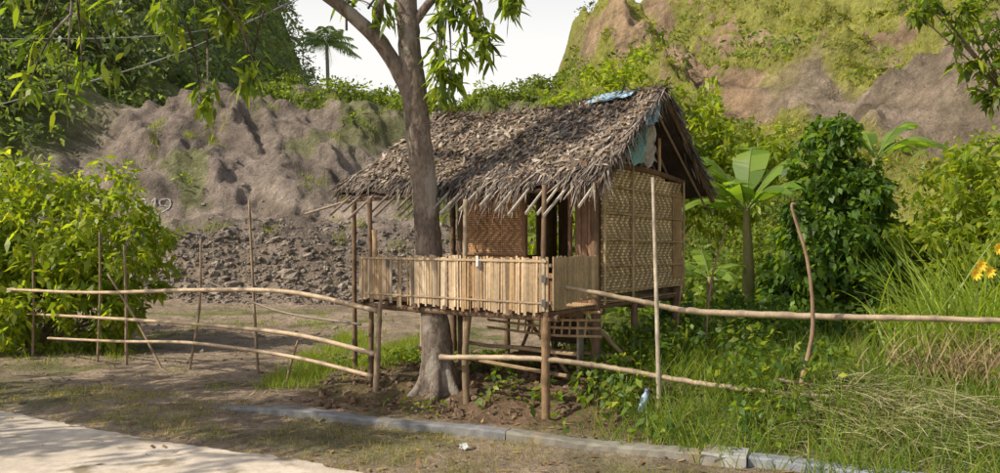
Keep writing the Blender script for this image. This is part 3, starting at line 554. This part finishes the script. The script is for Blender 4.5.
x,y=tuft(90,40,-14,3,22,36,.15,None);grass('rock_tufts',x,y,(.15,.45),.02,[(.17,.22,.035),(.23,.26,.05)],k=2)
mass('hillside_shrubs',420,(2.5,9,12,26),40,(.3,.8),.17,.45,[(.15,.21,.03),(.11,.16,.026)],th=.6)
mass('hillside_shrubs',180,(6,30,20,60),60,(.5,1.2),.25,.45,[(.09,.13,.03),(.13,.18,.03)],th=.4)
# coconut palm
px,py=-16.9,75;g=float(H(px,py));e=empty('coconut_palm',(px,py,g));b=B();zt=20.8
tube(b,[(px+.5,py,g-.3),(px+.2,py,(g+zt)/2),(px,py,zt)],[.24,.16],(.25,.22,.19),n=8);b.obj('trunk',M_bark,e,True);b=B()
for i in range(22):
    a=i*2.4;el=rng.uniform(-.3,1.1);d=np.array([math.cos(a)*math.cos(el),math.sin(a)*math.cos(el),math.sin(el)]);L=3.2;t=np.linspace(.05,1,32);C=np.array([px,py,zt])+d*(L*t)[:,None];C[:,2]-=1.5*t**2
    tube(b,C[::6],[.04,.01],(.16,.2,.1),n=4,m=2);sd=nz(np.cross(d,Z3))
    for sg in(-1,1):
        n=len(C);dd=nz(sd*sg+d*.5-Z3*.6+rdir(n)*.15);strips(b,C,dd,np.tile(nz(d),(n,1)),.75*np.sin(np.pi*np.clip(t,.1,.93))+.2,.09,cmix(n,[(.19,.25,.14),(.24,.30,.17)]),droop=.3)  # frond green paled to imitate haze at this distance
b.obj('fronds',M_leaf,e)
b=B();tube(b,[(-12,13,4.4),(-8,11,3.55),(-5.8,9.6,3.5),(-3.9,8.8,3.75),(-2.4,8.2,4.15),(-1.0,8.05,4.8)],.006,(.25,.25,.26),n=5,m=10)
tube(b,[(-12,13,5.2),(-6,9.6,4.2),(-2.9,8.4,4.05),(-1.0,8.05,4.85)],.004,(.2,.2,.2),n=5,m=10);b.obj('overhead_cable',M_wood)
# plastic bottle caught in the weeds, wrapper by the kerb
b=B();g0=np.array(G(1.22,6.66,.08));hs=np.array([0,.004,.01,.12,.15,.175,.18,.205,.206]);rs=np.array([.001,.03,.034,.034,.03,.013,.015,.015,.001]);ang=np.linspace(0,2*np.pi,15)[:-1]
V=np.array([[g0+np.array([r*math.cos(a)+h*.25,r*math.sin(a),h]) for a in ang] for h,r in zip(hs,rs)]);i=np.arange(8)[:,None]*14;j=np.arange(14)[None]
cb=np.where((np.arange(9)>5)[:,None,None],np.array([.15,.2,.45]),np.array([.32,.42,.52]))+np.zeros((9,14,3))
b.add(V.reshape(-1,3),np.stack([i+j,i+(j+1)%14,i+14+(j+1)%14,i+14+j],-1).reshape(-1,4),cb.reshape(-1,3));b.obj('plastic_bottle',M_cloth,smooth=True)
b=B();x0=np.array(G(-.33,6.15,.02));sheet(b,x0,x0+[.08,-.02,.0],x0+[.08,.04,.02],x0+[.0,.04,.03],(.5,.51,.48),.02,6);b.obj('plastic_wrapper',M_cloth)
# ---------------------------------------------------------------- light, sky, camera
S=Vector((-.72,-.27,.66)).normalized()
w=bpy.data.worlds.new('World');scene.world=w;w.use_nodes=True;nt=w.node_tree;bg=nt.nodes['Background'];N=nt.nodes.new;Lk=nt.links.new
sk=N('ShaderNodeTexSky');sk.sky_type='NISHITA';sk.sun_disc=False;sk.sun_elevation=math.asin(S.z);sk.sun_rotation=math.atan2(S.x,S.y)
sk.air_density=1.0;sk.dust_density=3.0;sk.ozone_density=1.0
# bright humid haze: whitest low in the sky, clearing overhead
tc=N('ShaderNodeTexCoord');sp=N('ShaderNodeSeparateXYZ');Lk(tc.outputs['Generated'],sp.inputs[0])
mr=N('ShaderNodeMapRange');mr.inputs[1].default_value=.25;mr.inputs[2].default_value=.6;mr.inputs[3].default_value=.97;mr.inputs[4].default_value=.10;Lk(sp.outputs[2],mr.inputs[0])
mi=N('ShaderNodeMix');mi.data_type='RGBA';Lk(mr.outputs[0],mi.inputs[0]);Lk(sk.outputs[0],mi.inputs[6]);mi.inputs[7].default_value=(7.3,7.2,7.0,1)
Lk(mi.outputs[2],bg.inputs[0]);bg.inputs[1].default_value=.14
l=bpy.data.lights.new('sun','SUN');l.energy=5.0;l.angle=math.radians(.5);l.color=(1,.91,.75);lo=bpy.data.objects.new('sun',l);lo.rotation_euler=(-S).to_track_quat('-Z','Y').to_euler();scene.collection.objects.link(lo)
c=bpy.data.cameras.new('camera');c.sensor_width=36;c.lens=27.7;c.clip_end=1500;c.clip_start=.1;co=bpy.data.objects.new('camera',c);co.location=(0,0,1.7);co.rotation_euler=(math.radians(90.2),0,0);scene.collection.objects.link(co);scene.camera=co
scene.view_settings.view_transform='Standard';scene.view_settings.look='None';scene.view_settings.exposure=0
